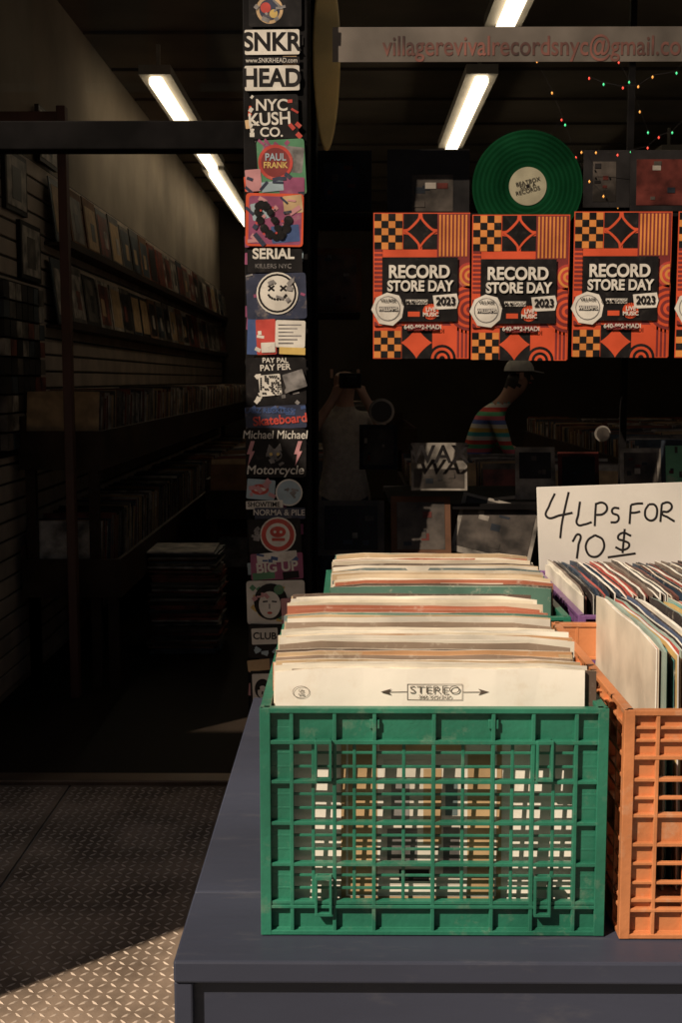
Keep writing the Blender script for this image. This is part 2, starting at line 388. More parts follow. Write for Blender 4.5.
# ------------------------------------------------------------ table
bluep=mat('blue_painted_wood',(0.044,0.049,0.076),0.5,0.14,3,bump=0.15,bscale=40,spots=0.45,spotcol=(0.115,0.11,0.12),spotscale=16,stretch=(0.4,1.6,1),spec=0.35)
T=empty('wooden_table')
g=MB()
g.box(-0.168,1.5,1.085,1.24,TZ-0.022,TZ,bluep); g.box(-0.168,1.5,1.2425,2.04,TZ-0.022,TZ-0.0004,bluep); g.obj('table_top',T,bevel=0.0025)
g=MB(); g.box(-0.155,1.49,1.098,1.118,0.0,TZ-0.022,bluep); g.box(-0.155,-0.135,1.1185,2.03,0.0,TZ-0.022,bluep); g.box(1.47,1.49,1.1185,2.03,0,TZ-0.022,bluep); g.box(-0.13,1.465,2.01,2.03,0.0,TZ-0.022,bluep)
g.box(-0.168,-0.150,1.088,1.0975,0,TZ-0.0222,bluep)
g.obj('side_panels',T,bevel=0.002)

# ------------------------------------------------------------ cardboard price sign
S=empty('price_sign')
board=mat('sign_board',(0.58,0.54,0.49),0.6,0.06,6,bump=0.05,spots=0.2,spotcol=(0.4,0.36,0.32),spotscale=10)
k=2.03/1200.0
SM=Matrix.Translation((0.318,2.035,1.118))@Matrix.Rotation(-0.10,4,'X')@Matrix.Rotation(-0.035,4,'Y')
g=MB(); g.box(0,0.42,0,0.004,-0.34,0.0,board,SM); g.obj('board',S,bevel=0.001)
def stroke(pts,w=0.0024,parent=S,m=ink,M=SM,k=k,ox=543,oy=484,name='marker_stroke'):
    c=D.curves.new(name,'CURVE'); c.dimensions='3D'; c.bevel_depth=w; c.bevel_resolution=2; c.use_fill_caps=True
    sp=c.splines.new('BEZIER'); sp.bezier_points.add(len(pts)-1)
    for b,p in zip(sp.bezier_points,pts):
        b.co=M@Vector(((p[0]-ox)*k,0.0012,-(p[1]-oy)*k)); b.handle_left_type='AUTO'; b.handle_right_type='AUTO'
    c.materials.append(m); o=D.objects.new(name,c); SC.collection.objects.link(o); o.parent=parent; return o
for pts in [[(561,491),(555,503),(552,514),(566,513),(578,511)],[(575,490),(571,505),(567,522),(565,536)],
            [(586,500),(584,512),(583,523),(590,523),(597,521)],[(602,502),(601,512),(600,525)],[(601,503),(609,502),(613,507),(609,513),(602,514)],
            [(625,508),(619,508),(618,512),(624,516),(623,521),(616,522)],
            [(637,505),(636,514),(635,524)],[(637,505),(643,504),(649,504)],[(636,513),(641,513),(646,512)],
            [(655,505),(651,512),(653,520),(659,521),(663,514),(661,506),(655,505)],
            [(668,505),(667,514),(666,523)],[(668,505),(675,504),(678,508),(674,513),(668,514),(674,519),(680,523)],
            [(577,540),(584,533),(583,544),(581,557)],[(600,534),(592,540),(591,550),(597,556),(606,552),(608,540),(600,534)],
            [(636,536),(627,533),(623,538),(629,541),(634,545),(628,550),(620,547)],[(630,529),(627,553)],[(612,557),(640,554)]]:
    stroke(pts)

# ------------------------------------------------------------ sticker post
PO=empty('sticker_covered_post')
x0,_=W(246,400,3.33); x1,_=W(309,400,3.33)
postm=mat('post_metal',(0.010,0.009,0.009),0.7,0.3,10,bump=0.05,spec=0.06)
g=MB(); g.box(x0,x1,3.334,3.62,0.0,3.2,postm); g.obj('post_body',PO,bevel=0.003)
ST=MB(); lay=[0]
def SX(px,py): return W(px,py,3.33)
def sq(xa,ya,xb,yb,m,rot=0,clip=True):
    lay[0]+=1; y=3.3335-lay[0]*0.00012
    a=SX(xa,ya); b=SX(xb,yb)
    if clip: a=(max(a[0],x0+0.001),a[1]); b=(min(b[0],x1-0.001),b[1])
    cx,cz=(a[0]+b[0])/2,(a[1]+b[1])/2; hw,hh=abs(b[0]-a[0])/2,abs(a[1]-b[1])/2; r=min(hw,hh)*0.12
    pts=[]
    for sx,sz,a0 in((1,1,0),(-1,1,90),(-1,-1,180),(1,-1,270)):
        for t in(0,45,90):
            an=math.radians(a0+t); pts.append((sx*(hw-r)+r*math.cos(an),sz*(hh-r)+r*math.sin(an)))
    cr,sr=math.cos(rot),math.sin(rot)
    ST.poly([(cx+p[0]*cr-p[1]*sr,y,cz+p[0]*sr+p[1]*cr) for p in pts][::-1],m)
def circ(px,py,rp,m,ell=1.0,n=24):
    lay[0]+=1; y=3.3335-lay[0]*0.00012; c=SX(px,py); r=rp*3.33/1200
    ST.poly([(c[0]+r*math.cos(t),y,c[1]+r*ell*math.sin(t)) for t in [i*2*math.pi/n for i in range(n)]][::-1],m)
def tri(pts,m):
    lay[0]+=1; y=3.3335-lay[0]*0.00012
    ST.poly([(SX(*p)[0],y,SX(*p)[1]) for p in pts],m)
def tx(s,px,py,hp,m,sx=1.0,bold=0.02,rot=0,shear=0):
    c=SX(px,py); text(s,c[0],3.3335-(lay[0]+3)*0.00012-0.0002,c[1],hp*1.38*3.33/1200,m,PO,'sticker_lettering',rot=rot,bold=bold,sx=sx,shear=shear)
rr=random.Random(4)
def scrib(xa,ya,xb,yb,m,n,sz=(1,5)):
    for i in range(n):
        x=rr.uniform(xa,xb); y=rr.uniform(ya,yb); w_=rr.uniform(*sz); h_=rr.uniform(.8,2.4)
        sq(x-w_,y-h_,x+w_,y+h_,m,rr.uniform(-.9,.9))
for i in range(60):
    yy=rr.uniform(-60,715); xx=rr.uniform(248,300); 
    sq(xx-rr.uniform(4,14),yy-rr.uniform(3,8),xx+rr.uniform(4,12),yy+rr.uniform(3,8),rr.choice([grey,black,black,navy,tan,magenta,red,lblue,white,black,pink,orangep]),rr.uniform(-.2,.2))
sq(249,-8,302,27,black); circ(270,10,13,tan); circ(270,10,10,navy); circ(266,8,5,red); circ(274,14,4,gold); scrib(256,2,284,22,grey,8)
sq(245,30,300,55,white,.01); tx('SNKR',272,43,17,black,0.95,0.03)
sq(246,57,300,64,black); tx('www.SNKRHEAD.com',272,61,4.5,white,0.85,0)
sq(245,66,300,91,white,.01); tx('HEAD',272,79,17,black,0.93,0.03)
sq(252,95,299,139,black,.02); tx('NYC',272,106,11,white,1,0.02); tx('KUSH',270,120,12,white,1,0.02,0.05); tx('CO.',272,133,9,white,1.05,0.02); scrib(250,96,262,138,white,6,(1,3)); scrib(288,96,300,138,red,5,(1,4))
sq(258,140,306,196,greenp,0.05); sq(262,146,304,172,grey,-.1); scrib(260,140,304,150,magenta,6); circ(276,163,17,red); circ(276,163,14,maroon); tx('PAUL',276,158,7,lblue,.9); tx('FRANK',276,166,6,gold,.9); 
sq(246,170,262,192,pink,.08); sq(280,178,305,196,magenta); sq(262,182,284,192,lblue,.1); scrib(248,176,304,195,navy,8,(2,6))
sq(246,194,304,247,orangep,-.02); sq(249,197,302,245,magenta,-.03); sq(252,203,270,220,lblue,.2); sq(284,196,303,214,tan,.1); sq(272,226,300,243,blue,.08)
scrib(250,198,300,244,pink,8,(2,7)); scrib(250,198,300,244,navy,6,(2,8))
for i in range(22):
    a=i*0.42; circ(272+17*math.cos(a)*(1-i*.028),221+16*math.sin(a*1.25),4.6-.08*i,black,n=10)
for i in range(6): circ(270+13*math.cos(i),222+14*math.sin(i),1.2,red,n=8)
sq(248,250,303,273,black,.01); tx('SERIAL',274,255,10,white,1,0.03); tx('KILLERS NYC',274,267,4.5,grey,1,0)
sq(247,274,307,320,navy,0.03); scrib(248,276,306,318,magenta,7); scrib(248,276,306,318,grey,8,(1,4)); circ(278,294,20.5,white); circ(278,294,19,black); circ(278,294,17,white)
for sx_ in (-1,1): 
    sq(278+sx_*6-4,288,278+sx_*6+4,290,black,.7); sq(278+sx_*6-4,288,278+sx_*6+4,290,black,-.7)
for i in range(9):
    a=math.pi*(1.1+.8*i/8); circ(278+9*math.cos(a),296-6*math.sin(a)-2,1.2,black,n=8)
scrib(262,280,294,309,grey,6,(1,4))
sq(248,320,259,355,blue,-.03); sq(257,320,277,355,red,.04); scrib(258,322,276,354,white,5,(1,4)); sq(276,321,306,348,white,-.03)
for i in range(6): sq(279,325+i*3.6,302-(i%3)*4,326.3+i*3.6,grey)
sq(280,348,306,355,gold,-.04); sq(262,343,276,353,white,.04)
sq(247,358,307,406,black,.01); tx('PAY PAL',276,361,5,white); tx('PAY PER',276,368,6,white,1,.02,.05); scrib(250,372,262,402,white,6,(1,3)); scrib(284,390,304,404,grey,6,(1,4))
sq(260,375,282,396,white,.1)
for i in range(9):
    for j in range(9):
        if rr.random()<0.5: sq(261+i*2.2,376+j*2.1,262.8+i*2.2,377.8+j*2.1,black,.1)
sq(285,372,306,390,grey,.3)
sq(246,406,307,429,navy,.05); scrib(247,407,306,414,blue,6); tx('Skateboard',281,420,9,red,.95,.025,.08); tx('LABZ RECKLESS',270,411,5,blue)
sq(245,428,307,477,black,-.01); tx('Michael Michael',276,435,8.5,white,.86,.004,shear=.12); tx('Motorcycle',276,470,9,white,1,.01,shear=.12)
circ(275,455,8,grey,.8); tri([(268,451),(270,444),(275,449)],grey); tri([(276,449),(281,443),(283,451)],grey); circ(272,454,1.6,gold); circ(279,454,1.6,gold); scrib(266,456,286,463,black,4,(1,3)); scrib(262,460,290,464,grey,4,(1,4))
for xx in(252,299): tri([(xx,441),(xx+4,441),(xx+1,451),(xx+4,451),(xx-3,466),(xx-1,454),(xx-4,454)],pink)
sq(248,479,276,499,lblue,-.08); circ(261,489,9,red,.6); circ(261,489,6,white,.35); scrib(250,480,275,498,pink,6,(1,4)); circ(290,492,13.5,white); circ(290,492,12,lblue); scrib(282,486,298,498,grey,5,(1,4))
sq(247,500,284,508,white,.04); tx('SHOWTIME',265,504,5,black,.9); sq(256,507,306,518,navy); tx('NORMA & PILE',280,512,6,white,.95,.01)
sq(250,518,302,552,black,.04); circ(279,534,18,white); circ(279,534,16.5,red); circ(279,534,12,white); circ(279,531,8,red,.7); circ(276,531,1.5,white,n=8); circ(282,531,1.5,white,n=8); sq(273,537,286,540,red); scrib(251,519,262,550,grey,6,(1,3))
sq(252,552,304,578,magenta,.04); sq(258,551,298,561,white,.1); tx('BIG UP',278,566,10,white,1,.03,.08); sq(254,571,276,578,greenp,.1); scrib(254,552,302,560,blue,5,(2,5)); sq(284,570,300,577,black,.1)
sq(248,579,306,622,white,.02); scrib(249,581,304,620,gold,7,(2,6)); scrib(249,581,304,620,greenp,5,(2,6)); circ(272,600,17,black,1.1); circ(271,603,11,white,1.25); sq(264,599,269,600.5,black,.1); sq(273,599,278,600.5,black,-.1); circ(271,611,2.6,red,.5); sq(270,602,271.5,607,grey); circ(280,588,5,greenp); scrib(256,590,268,597,pink,4,(1,3))
sq(250,622,282,656,black,-.03); sq(253,626,279,642,white,.04); tx('CLUB',266,634,7,black); scrib(252,644,280,655,lblue,6,(1,4))
sq(283,596,306,640,pink,.05); scrib(284,598,305,638,white,7,(1,4))
sq(249,657,272,668,tan,.1); sq(252,668,276,714,black,.02); sq(254,671,274,711,white,.03); circ(264,686,8,black,1.3); circ(264,689,5,white,1.3); scrib(260,684,268,692,black,4,(.6,1.6)); sq(259,699,270,711,black)
sq(272,655,290,700,navy,.06); scrib(273,656,289,700,grey,8,(1,4))
ST.obj('stickers',PO)

# ------------------------------------------------------------ record fair posters
def poster(px,py,w=97,h=145,Y=3.405):
    E=empty('record_event_poster'); g=MB(); k=Y/1200*0.978
    X0,Z0=W(px,py,Y)
    def L(l): return Y-0.0006*l
    def P(u,v,l): return (X0+u*k,L(l),Z0-v*k)
    def rect(u0,v0,u1,v1,m,l): g.poly([P(u0,v1,l),P(u1,v1,l),P(u1,v0,l),P(u0,v0,l)],m)
    def disc(cu,cv,r,m,l,a0=0,a1=360,n=20):
        pts=[P(cu+r*math.cos(math.radians(a0+(a1-a0)*i/n)),cv-r*math.sin(math.radians(a0+(a1-a0)*i/n)),l) for i in range(n+(a1-a0<360))]
        if a1-a0<360: pts=[P(cu,cv,l)]+pts
        g.poly(pts,m)
    rect(0,0,w,h,orangep,0)
    def checks(u,v,nx,ny,s,c1=black,c2=yellowp):
        rect(u,v,u+nx*s,v+ny*s,c2,1)
        for i in range(nx):
            for j in range(ny):
                if (i+j)%2==0: rect(u+i*s,v+j*s,u+(i+1)*s,v+(j+1)*s,c1,2)
    def star(cu,cv,r,m,l):
        pts=[]
        for i in range(32):
            t=i/32*2*math.pi
            pts.append(P(cu+r*math.copysign(abs(math.cos(t))**2.4,math.cos(t)),cv+r*math.copysign(abs(math.sin(t))**2.4,math.sin(t)),l))
        g.poly(pts[::-1],m)
    def stripes(u0,v0,u1,v1,n,m,vert=True):
        for i in range(n):
            if vert: a=u0+(u1-u0)*i/n; rect(a,v0,a+(u1-u0)/n*.5,v1,m,2)
            else: a=v0+(v1-v0)*i/n; rect(u0,a,u1,a+(v1-v0)/n*.5,m,2)
    def arcs(cu,cv,r,a0,a1,m1,m2,n=5):
        for i in range(n): disc(cu,cv,r*(1-i/n),m1 if i%2==0 else m2,2+i,a0,a1,12)
    checks(1,1,4,5,7.0)
    rect(30,1,64,45,orangep,1); disc(30,1,15,black,2,270,360,8); disc(64,36,15,black,2,90,180,8); disc(64,1,15,black,2,180,270,8); disc(30,36,15,black,2,0,90,8); star(47,18.5,17,orangep,3); star(47,18.5,13,black,4)
    rect(64,1,97,44,maroon,1); stripes(66,2,96,43,8,yellowp)
    rect(1,36,9,80,orangep,1); stripes(1,36,9,80,10,maroon,False)
    rect(85,44,97,80,maroon,1); arcs(97,62,13,90,270,red,yellowp,5)
    rect(1,80,30,112,orangep,1); arcs(1,112,28,0,90,maroon,orangep,7)
    rect(70,80,97,112,maroon,1); arcs(97,96,24,90,270,orangep,maroon,8)
    checks(1,117,4,4,6.8)
    rect(29,112,60,145,black,1); star(44,129,16,orangep,2); 
    rect(60,112,97,145,orangep,1); arcs(70,145,14,0,180,black,orangep,5); stripes(85,112,97,144,3,maroon)
    rect(9,44,85,108,black,9)
    disc(58,98,8,orangep,10); 
    pts=[(-2,96),(3,84),(14,79),(26,82),(31,92),(29,104),(20,112),(6,110)]
    g.poly([P(u,v,10) for u,v in pts][::-1],white)
    disc(15,95,12.5,grey,11); disc(15,95,11.6,white,12); rect(6,93,25,98,grey,13)
    pts=[(60,82),(84,80),(86,88),(84,95),(62,96)]
    g.poly([P(u,v,11) for u,v in pts][::-1],white)
    rect(33,86,55,91,white,10); rect(35,98,47,103,orangep,10)
    rect(34,110,66,117,maroon,10)
    g.obj('printed_sheet',E)
    def t(s,u,v,hh,m,l=14,sx=1,b=.03):
        p=P(u,v,l); text(s,p[0],p[1]-0.0005,p[2],hh*1.38*k,m,E,'poster_lettering',bold=b,sx=sx)
    t('RECORD',46,59,12.5,white,sx=.90,b=.035); t('STORE DAY',47,73,10.5,white,sx=.86,b=.035); t('2023',73,88,8,black,sx=.9)
    t('8AM-MIDNIGHT',44,88.7,4,black,15,.8,.01); t('640-992-MADI',50,113.5,4.5,white,15,1,.01); t('VILLAGE',15,87,3.4,black,15,.9,.01); t('WILLIAMS',15,95.5,3.6,white,16,.9,.01); t('LIVE',58,96,4,white,15); t('MUSIC',58,101,4,white,15)
    return E
poster(374,213); poster(473,215,w=98,h=144); poster(575,212,w=98,h=144); poster(679,212)

# banner with email
BN=empty('window_banner')
g=MB(); bm=mat('banner_vinyl',(0.15,0.125,0.105),0.6,0.5,1.8,spec=0.2)
a=W(333,27,3.41); b=W(682,62,3.41); g.box(a[0],b[0]+0.45,3.4115,3.4125,b[1],a[1],bm); g.obj('vinyl_strip',BN)
tz=W(383,47,3.41)
text('villagerevivalrecordsnyc@gmail.com',tz[0],3.4105,tz[1],20*1.30*3.41/1200,mat('banner_ink',(0.16,0.055,0.04),0.6,0.5,5),BN,'banner_lettering',bold=.010,sx=0.80,align='LEFT')

# ------------------------------------------------------------ window display
def cover(name,px0,py0,px1,py1,Y,m,inner=None,im=None,tilt=0.05,rot=0):
    E=empty(name); a=W(px0,py0,Y); b=W(px1,py1,Y); cx=(a[0]+b[0])/2; hw=(b[0]-a[0])/2; H=a[1]-b[1]
    M=Matrix.Translation((cx,Y,b[1]))@Matrix.Rotation(-tilt,4,'X')@Matrix.Rotation(rot,4,'Y')
    g=MB(); g.box(-hw,hw,0,0.004,0,H,m,M)
    if inner:
        u0,v0,u1,v1=inner; g.box(-hw+2*hw*u0,-hw+2*hw*u1,-0.001,0,H*(1-v1),H*(1-v0),im,M)
        for i in range(5):
            ua=R.uniform(u0,u1-.15); va=R.uniform(v0,v1-.12)
            g.box(-hw+2*hw*ua,-hw+2*hw*(ua+R.uniform(.06,.15)),-0.0014-.0003*i,-.0009,H*(1-va-R.uniform(.04,.12)),H*(1-va),R.choice([mg,mw,dk,mr,mb_,mg]),M)
    g.obj('printed_card',E,bevel=0.0004,seg=1); return E
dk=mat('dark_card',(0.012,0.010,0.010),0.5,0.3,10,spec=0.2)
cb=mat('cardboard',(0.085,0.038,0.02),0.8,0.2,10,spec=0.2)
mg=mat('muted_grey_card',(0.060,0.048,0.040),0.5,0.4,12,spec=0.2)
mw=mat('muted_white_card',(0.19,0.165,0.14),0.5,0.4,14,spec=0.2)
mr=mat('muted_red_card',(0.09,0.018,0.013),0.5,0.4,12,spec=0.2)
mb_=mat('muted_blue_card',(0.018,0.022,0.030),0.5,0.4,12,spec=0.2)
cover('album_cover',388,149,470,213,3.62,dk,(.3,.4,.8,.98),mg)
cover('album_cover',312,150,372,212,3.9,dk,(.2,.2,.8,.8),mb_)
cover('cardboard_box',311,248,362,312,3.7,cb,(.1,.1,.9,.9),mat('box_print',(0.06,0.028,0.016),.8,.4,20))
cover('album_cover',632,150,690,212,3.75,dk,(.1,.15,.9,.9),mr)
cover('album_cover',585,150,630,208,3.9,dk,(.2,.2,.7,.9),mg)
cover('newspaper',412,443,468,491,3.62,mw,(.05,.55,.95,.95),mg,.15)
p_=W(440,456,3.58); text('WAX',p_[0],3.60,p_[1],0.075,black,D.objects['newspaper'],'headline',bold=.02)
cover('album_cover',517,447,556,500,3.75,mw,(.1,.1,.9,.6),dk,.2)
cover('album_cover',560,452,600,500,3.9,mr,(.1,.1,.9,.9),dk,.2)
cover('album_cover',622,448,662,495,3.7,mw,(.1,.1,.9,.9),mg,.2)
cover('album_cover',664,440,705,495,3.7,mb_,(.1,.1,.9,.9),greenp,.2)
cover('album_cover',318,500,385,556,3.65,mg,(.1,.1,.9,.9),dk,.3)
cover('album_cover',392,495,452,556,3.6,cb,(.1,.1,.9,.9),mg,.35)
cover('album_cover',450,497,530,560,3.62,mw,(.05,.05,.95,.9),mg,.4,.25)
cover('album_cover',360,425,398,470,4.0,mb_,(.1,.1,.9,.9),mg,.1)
g=MB()
z=W(400,213.5,3.62)[1]; g.box(-0.10,3.5,3.60,3.95,z-0.012,z-0.002,dark)
z=W(400,313,3.7)[1]; g.box(-0.10,0.03,3.65,3.9,z-0.012,z-0.002,dark)
z=W(400,502,3.7)[1]; g.box(0.12,3.5,3.66,4.3,z-0.02,z-0.004,dark)
g.box(3.4,3.44,3.7,3.74,0.5,3.1,dark); g.box(0.90,0.92,4.0,4.02,0.5,3.1,dark)
g.obj('display_shelves',store)
def disc_obj(name,px,py,rp,Y,m,lm=None,lr=0.33,grooves=False):
    E=empty(name); g=MB(); c=W(px,py,Y); r=rp*Y/1200; n=64
    def dsc(rad,y,mm): g.poly([(c[0]+rad*math.cos(i*2*math.pi/n),y,c[1]+rad*math.sin(i*2*math.pi/n)) for i in range(n)][::-1],mm)
    dsc(r,Y,m)
    if grooves:
        for i in range(14):
            ra=r*(0.97-0.043*i); dsc(ra,Y-0.0002*(2*i+1),m if i%2 else gm2)
    if lm: dsc(r*lr,Y-0.007,lm); dsc(r*0.03,Y-0.0075,black)
    g.obj('disc_face',E); return E,c,r
gm=mat('green_vinyl',(0.002,0.036,0.012),0.3,0.25,6,spec=0.3); gm2=mat('green_vinyl_groove',(0.0015,0.026,0.008),0.25,0.25,6,spec=0.3)
E,c,r=disc_obj('vinyl_disc',528,187,54,3.50,gm,mat('disc_label',(0.28,0.25,0.17),.5,.1,20),.34,True)
for s,dz in(('BEATBOX',.012),('SIDE A',0),('RECORDS',-.013)): text(s,c[0],3.4915,c[1]+dz,0.016,black,E,'label_lettering',rot=.25)
disc_obj('round_badge',382,412,13,3.55,mw,dk,.8); disc_obj('round_badge',603,434,8,3.5,mw,mg,.8)
disc_obj('vinyl_disc',660,190,30,3.8,dk,mr,.3)
# hanging surfboard
E=empty('surfboard'); g=MB(); ym=mat('surfboard_resin',(0.80,0.55,0.20),0.4,0.15,5)
c0=W(327,62,3.56); n=28; pts=[]
for i in range(n):
    t=i*2*math.pi/n; pts.append((0.040*math.cos(t)*(1+0.12*math.sin(t)),0.25*math.sin(t)))
vs=[(c0[0]+p[0],3.55,c0[1]+p[1]) for p in pts]+[(c0[0]+p[0],3.57,c0[1]+p[1]) for p in pts]
g.add(vs,[tuple(range(n))[::-1],tuple(range(n,2*n))]+[(i,(i+1)%n,(i+1)%n+n,i+n) for i in range(n)],ym)
g.obj('board_body',E,bevel=0.006)
g=MB(); g.box(c0[0]-.002,c0[0]+.002,3.558,3.562,c0[1]+.245,3.1,dark); g.obj('cord',E)
# fairy lights
E=empty('fairy_lights')
cols=[emis('bulb_red',(1,0.08,0.05),0.9,False),emis('bulb_green',(0.1,1,0.4),0.5,False),emis('bulb_amber',(1,0.4,0.08),0.8,False)]
rr=random.Random(9)
for k2,(xa,ya,xb,yb,n) in enumerate([(590,80,690,60,7),(585,150,690,120,8),(600,200,690,225,7),(540,60,600,200,6),(620,60,690,230,9),(520,150,560,120,4)]):
    g=MB(); Yd=3.75+0.1*(k2%3); prev=None
    for i in range(n):
        s=i/(n-1); px=xa+(xb-xa)*s+rr.uniform(-4,4); py=ya+(yb-ya)*s+14*math.sin(math.pi*s)+rr.uniform(-4,4)
        c1=W(px,py,Yd); r=0.0034
        Mx=Matrix.Translation((c1[0],Yd,c1[1]))
        vs=[(r,0,0),(-r,0,0),(0,r,0),(0,-r,0),(0,0,r*1.5),(0,0,-r*1.5)]
        g.add(vs,[(0,2,4),(2,1,4),(1,3,4),(3,0,4),(2,0,5),(1,2,5),(3,1,5),(0,3,5)],rr.choice(cols),Mx)
        if prev:
            p=Vector((prev[0],Yd,prev[1]+.006)); q2=Vector((c1[0],Yd,c1[1]+.006))
            g.add([p+Vector((0,0,.001)),q2+Vector((0,0,.001)),q2-Vector((0,0,.001)),p-Vector((0,0,.001))],[(0,1,2,3)],black)
        prev=c1
    g.obj('light_string',E)

# ------------------------------------------------------------ interior furniture
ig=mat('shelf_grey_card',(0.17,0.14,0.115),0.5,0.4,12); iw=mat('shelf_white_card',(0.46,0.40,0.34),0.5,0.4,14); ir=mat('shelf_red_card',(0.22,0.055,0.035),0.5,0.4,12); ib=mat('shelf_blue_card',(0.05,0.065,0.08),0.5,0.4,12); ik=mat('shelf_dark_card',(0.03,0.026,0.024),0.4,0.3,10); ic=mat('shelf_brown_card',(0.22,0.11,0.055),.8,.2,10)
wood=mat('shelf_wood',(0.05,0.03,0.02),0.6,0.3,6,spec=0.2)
def face_row(name,y0,y1,z,h=0.305,step=0.33,X=-1.375,rail=True,dens=1.0):
    E=empty(name); g=MB(); y=y0
    while y<y1:
        if R.random()<dens:
            m=R.choice([ig,iw,ik,ir,ib,ic,iw,ig]); m2=R.choice([ig,ik,iw,ir,ib,tan])
            M=Matrix.Translation((X+0.05,y,z))@Matrix.Rotation(-0.12,4,'Y')
            g.box(-0.003,0.003,0,0.30,0,h*R.uniform(.92,1),m,M); g.box(0.0035,0.0045,0.03,0.27,h*.15,h*.85,m2,M)
            a_=R.uniform(.05,.15); g.box(0.0046,0.0052,a_,a_+.09,h*.3,h*.6,R.choice([iw,ir,ik,tan]),M)
        y+=step*R.uniform(.93,1.05)
    if rail: g.box(X-0.008,X+0.085,y0,y1,z-0.014,z-0.002,wood); g.box(X+0.078,X+0.085,y0,y1,z-0.002,z+0.02,wood)
    g.obj('covers',E)
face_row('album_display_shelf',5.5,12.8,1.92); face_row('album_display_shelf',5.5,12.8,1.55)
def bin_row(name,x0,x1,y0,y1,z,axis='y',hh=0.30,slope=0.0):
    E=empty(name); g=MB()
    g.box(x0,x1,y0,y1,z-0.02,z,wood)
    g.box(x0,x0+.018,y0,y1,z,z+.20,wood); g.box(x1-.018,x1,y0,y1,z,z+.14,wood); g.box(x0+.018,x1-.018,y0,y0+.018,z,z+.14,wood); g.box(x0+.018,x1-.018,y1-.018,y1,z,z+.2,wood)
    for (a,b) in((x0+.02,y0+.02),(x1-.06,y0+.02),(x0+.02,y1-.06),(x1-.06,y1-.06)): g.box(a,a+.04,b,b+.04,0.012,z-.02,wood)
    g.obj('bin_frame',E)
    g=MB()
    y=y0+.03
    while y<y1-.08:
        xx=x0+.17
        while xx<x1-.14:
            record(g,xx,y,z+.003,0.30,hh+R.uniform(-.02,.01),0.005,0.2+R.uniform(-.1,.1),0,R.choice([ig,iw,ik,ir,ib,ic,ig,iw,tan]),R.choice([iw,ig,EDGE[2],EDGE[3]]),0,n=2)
            xx+=.33
        y+=R.uniform(0.014,0.04)
    g.obj('sleeves',E); return E
bin_row('record_bin',-1.36,-1.02,4.9,12.5,0.95)
bin_row('record_bin',-1.36,-0.95,4.9,12.5,0.42)
bin_row('record_bin',-0.80,-0.10,6.6,8.8,0.55)
bin_row('record_bin',-0.80,-0.10,6.6,8.8,0.12)
bin_row('record_bin',0.25,1.35,5.3,6.3,0.62)
bin_row('record_bin',1.3,3.3,5.4,9.0,0.72)
bin_row('record_bin',-0.05,0.5,8.9,11,0.8)
E=empty('cd_rack'); g=MB()
for r_ in range(9):
    z=1.02+r_*0.075
    for c_ in range(7):
        g.box(-1.380,-1.350,4.72+c_*.09,4.80+c_*.09,z,z+.066,R.choice([ig,ik,ib,ir,iw,ik,ik]))
g.box(-1.3845,-1.379,4.69,5.37,0.99,1.70,black); g.obj('cases',E)
for (y,z,m,m2,nm) in((4.85,1.98,iw,ik,'framed_photo'),(5.05,1.72,iw,ig,'framed_photo'),(5.4,2.26,iw,ik,'framed_photo')):
    E=empty(nm); g=MB(); g.box(-1.384,-1.365,y,y+.32,z,z+.24,black); g.box(-1.366,-1.363,y+.02,y+.30,z+.02,z+.22,m); g.box(-1.3635,-1.362,y+.09,y+.22,z+.05,z+.18,m2); g.obj('frame',E)
E=empty('door_post'); g=MB(); g.box(-1.135,-1.10,4.75,4.80,0.012,2.35,mat('reddish_wood',(0.11,0.045,0.03),.5,.2,6)); g.box(-1.37,-1.135,4.76,4.79,2.28,2.33,MATS['reddish_wood']); g.obj('upright',E,bevel=.003)
E=empty('record_stack'); g=MB()
z=0.012
for i in range(54):
    th=R.uniform(.006,.012); M=Matrix.Translation((-0.78+R.uniform(-.02,.02),5.7+R.uniform(-.02,.02),z))@Matrix.Rotation(R.uniform(-.08,.08),4,'Z')
    g.box(-.157,.157,-.157,.157,0,th-.001,R.choice([ig,ir,ic,ib,ik,iw]),M); z+=th
g.obj('sleeves',E)

# ------------------------------------------------------------ people
skin=mat('skin',(0.50,0.28,0.19),.55,.08,10); hair=mat('hair',(0.03,0.02,0.015),.6,.3,40); jeans=mat('denim',(0.04,0.055,0.09),.8,.2,60)
capm=mat('cap_cloth',(0.8,0.77,0.72),.8,.08,30); plainshirt=mat('grey_shirt',(0.45,0.39,0.33),.8,.1,30); shoe=mat('shoe',(0.05,0.04,0.04),.6,.2,20)
def stripe_mat():
    m=D.materials.new('striped_cloth'); m.use_nodes=True; N=m.node_tree.nodes; L=m.node_tree.links; b=N['Principled BSDF']; b.inputs['Roughness'].default_value=.85
    tc=N.new('ShaderNodeTexCoord'); s=N.new('ShaderNodeSeparateXYZ'); L.new(tc.outputs['Object'],s.inputs[0])
    mu=N.new('ShaderNodeMath'); mu.operation='MULTIPLY'; mu.inputs[1].default_value=4.2; L.new(s.outputs['Z'],mu.inputs[0])
    fr=N.new('ShaderNodeMath'); fr.operation='FRACT'; L.new(mu.outputs[0],fr.inputs[0])
    r=N.new('ShaderNodeValToRGB'); r.color_ramp.interpolation='CONSTANT'
    cs=[(.85,.10,.07),(.9,.85,.75),(.08,.50,.52),(.85,.55,.12),(.9,.85,.75),(.15,.22,.6),(.85,.2,.25),(.15,.58,.28)]
    e=r.color_ramp.elements; e[0].color=(*cs[0],1); e[1].position=1/8; e[1].color=(*cs[1],1)
    for i in range(2,8): x=e.new(i/8); x.color=(*cs[i],1)
    L.new(fr.outputs[0],r.inputs[0]); L.new(r.outputs[0],b.inputs['Base Color']); return m
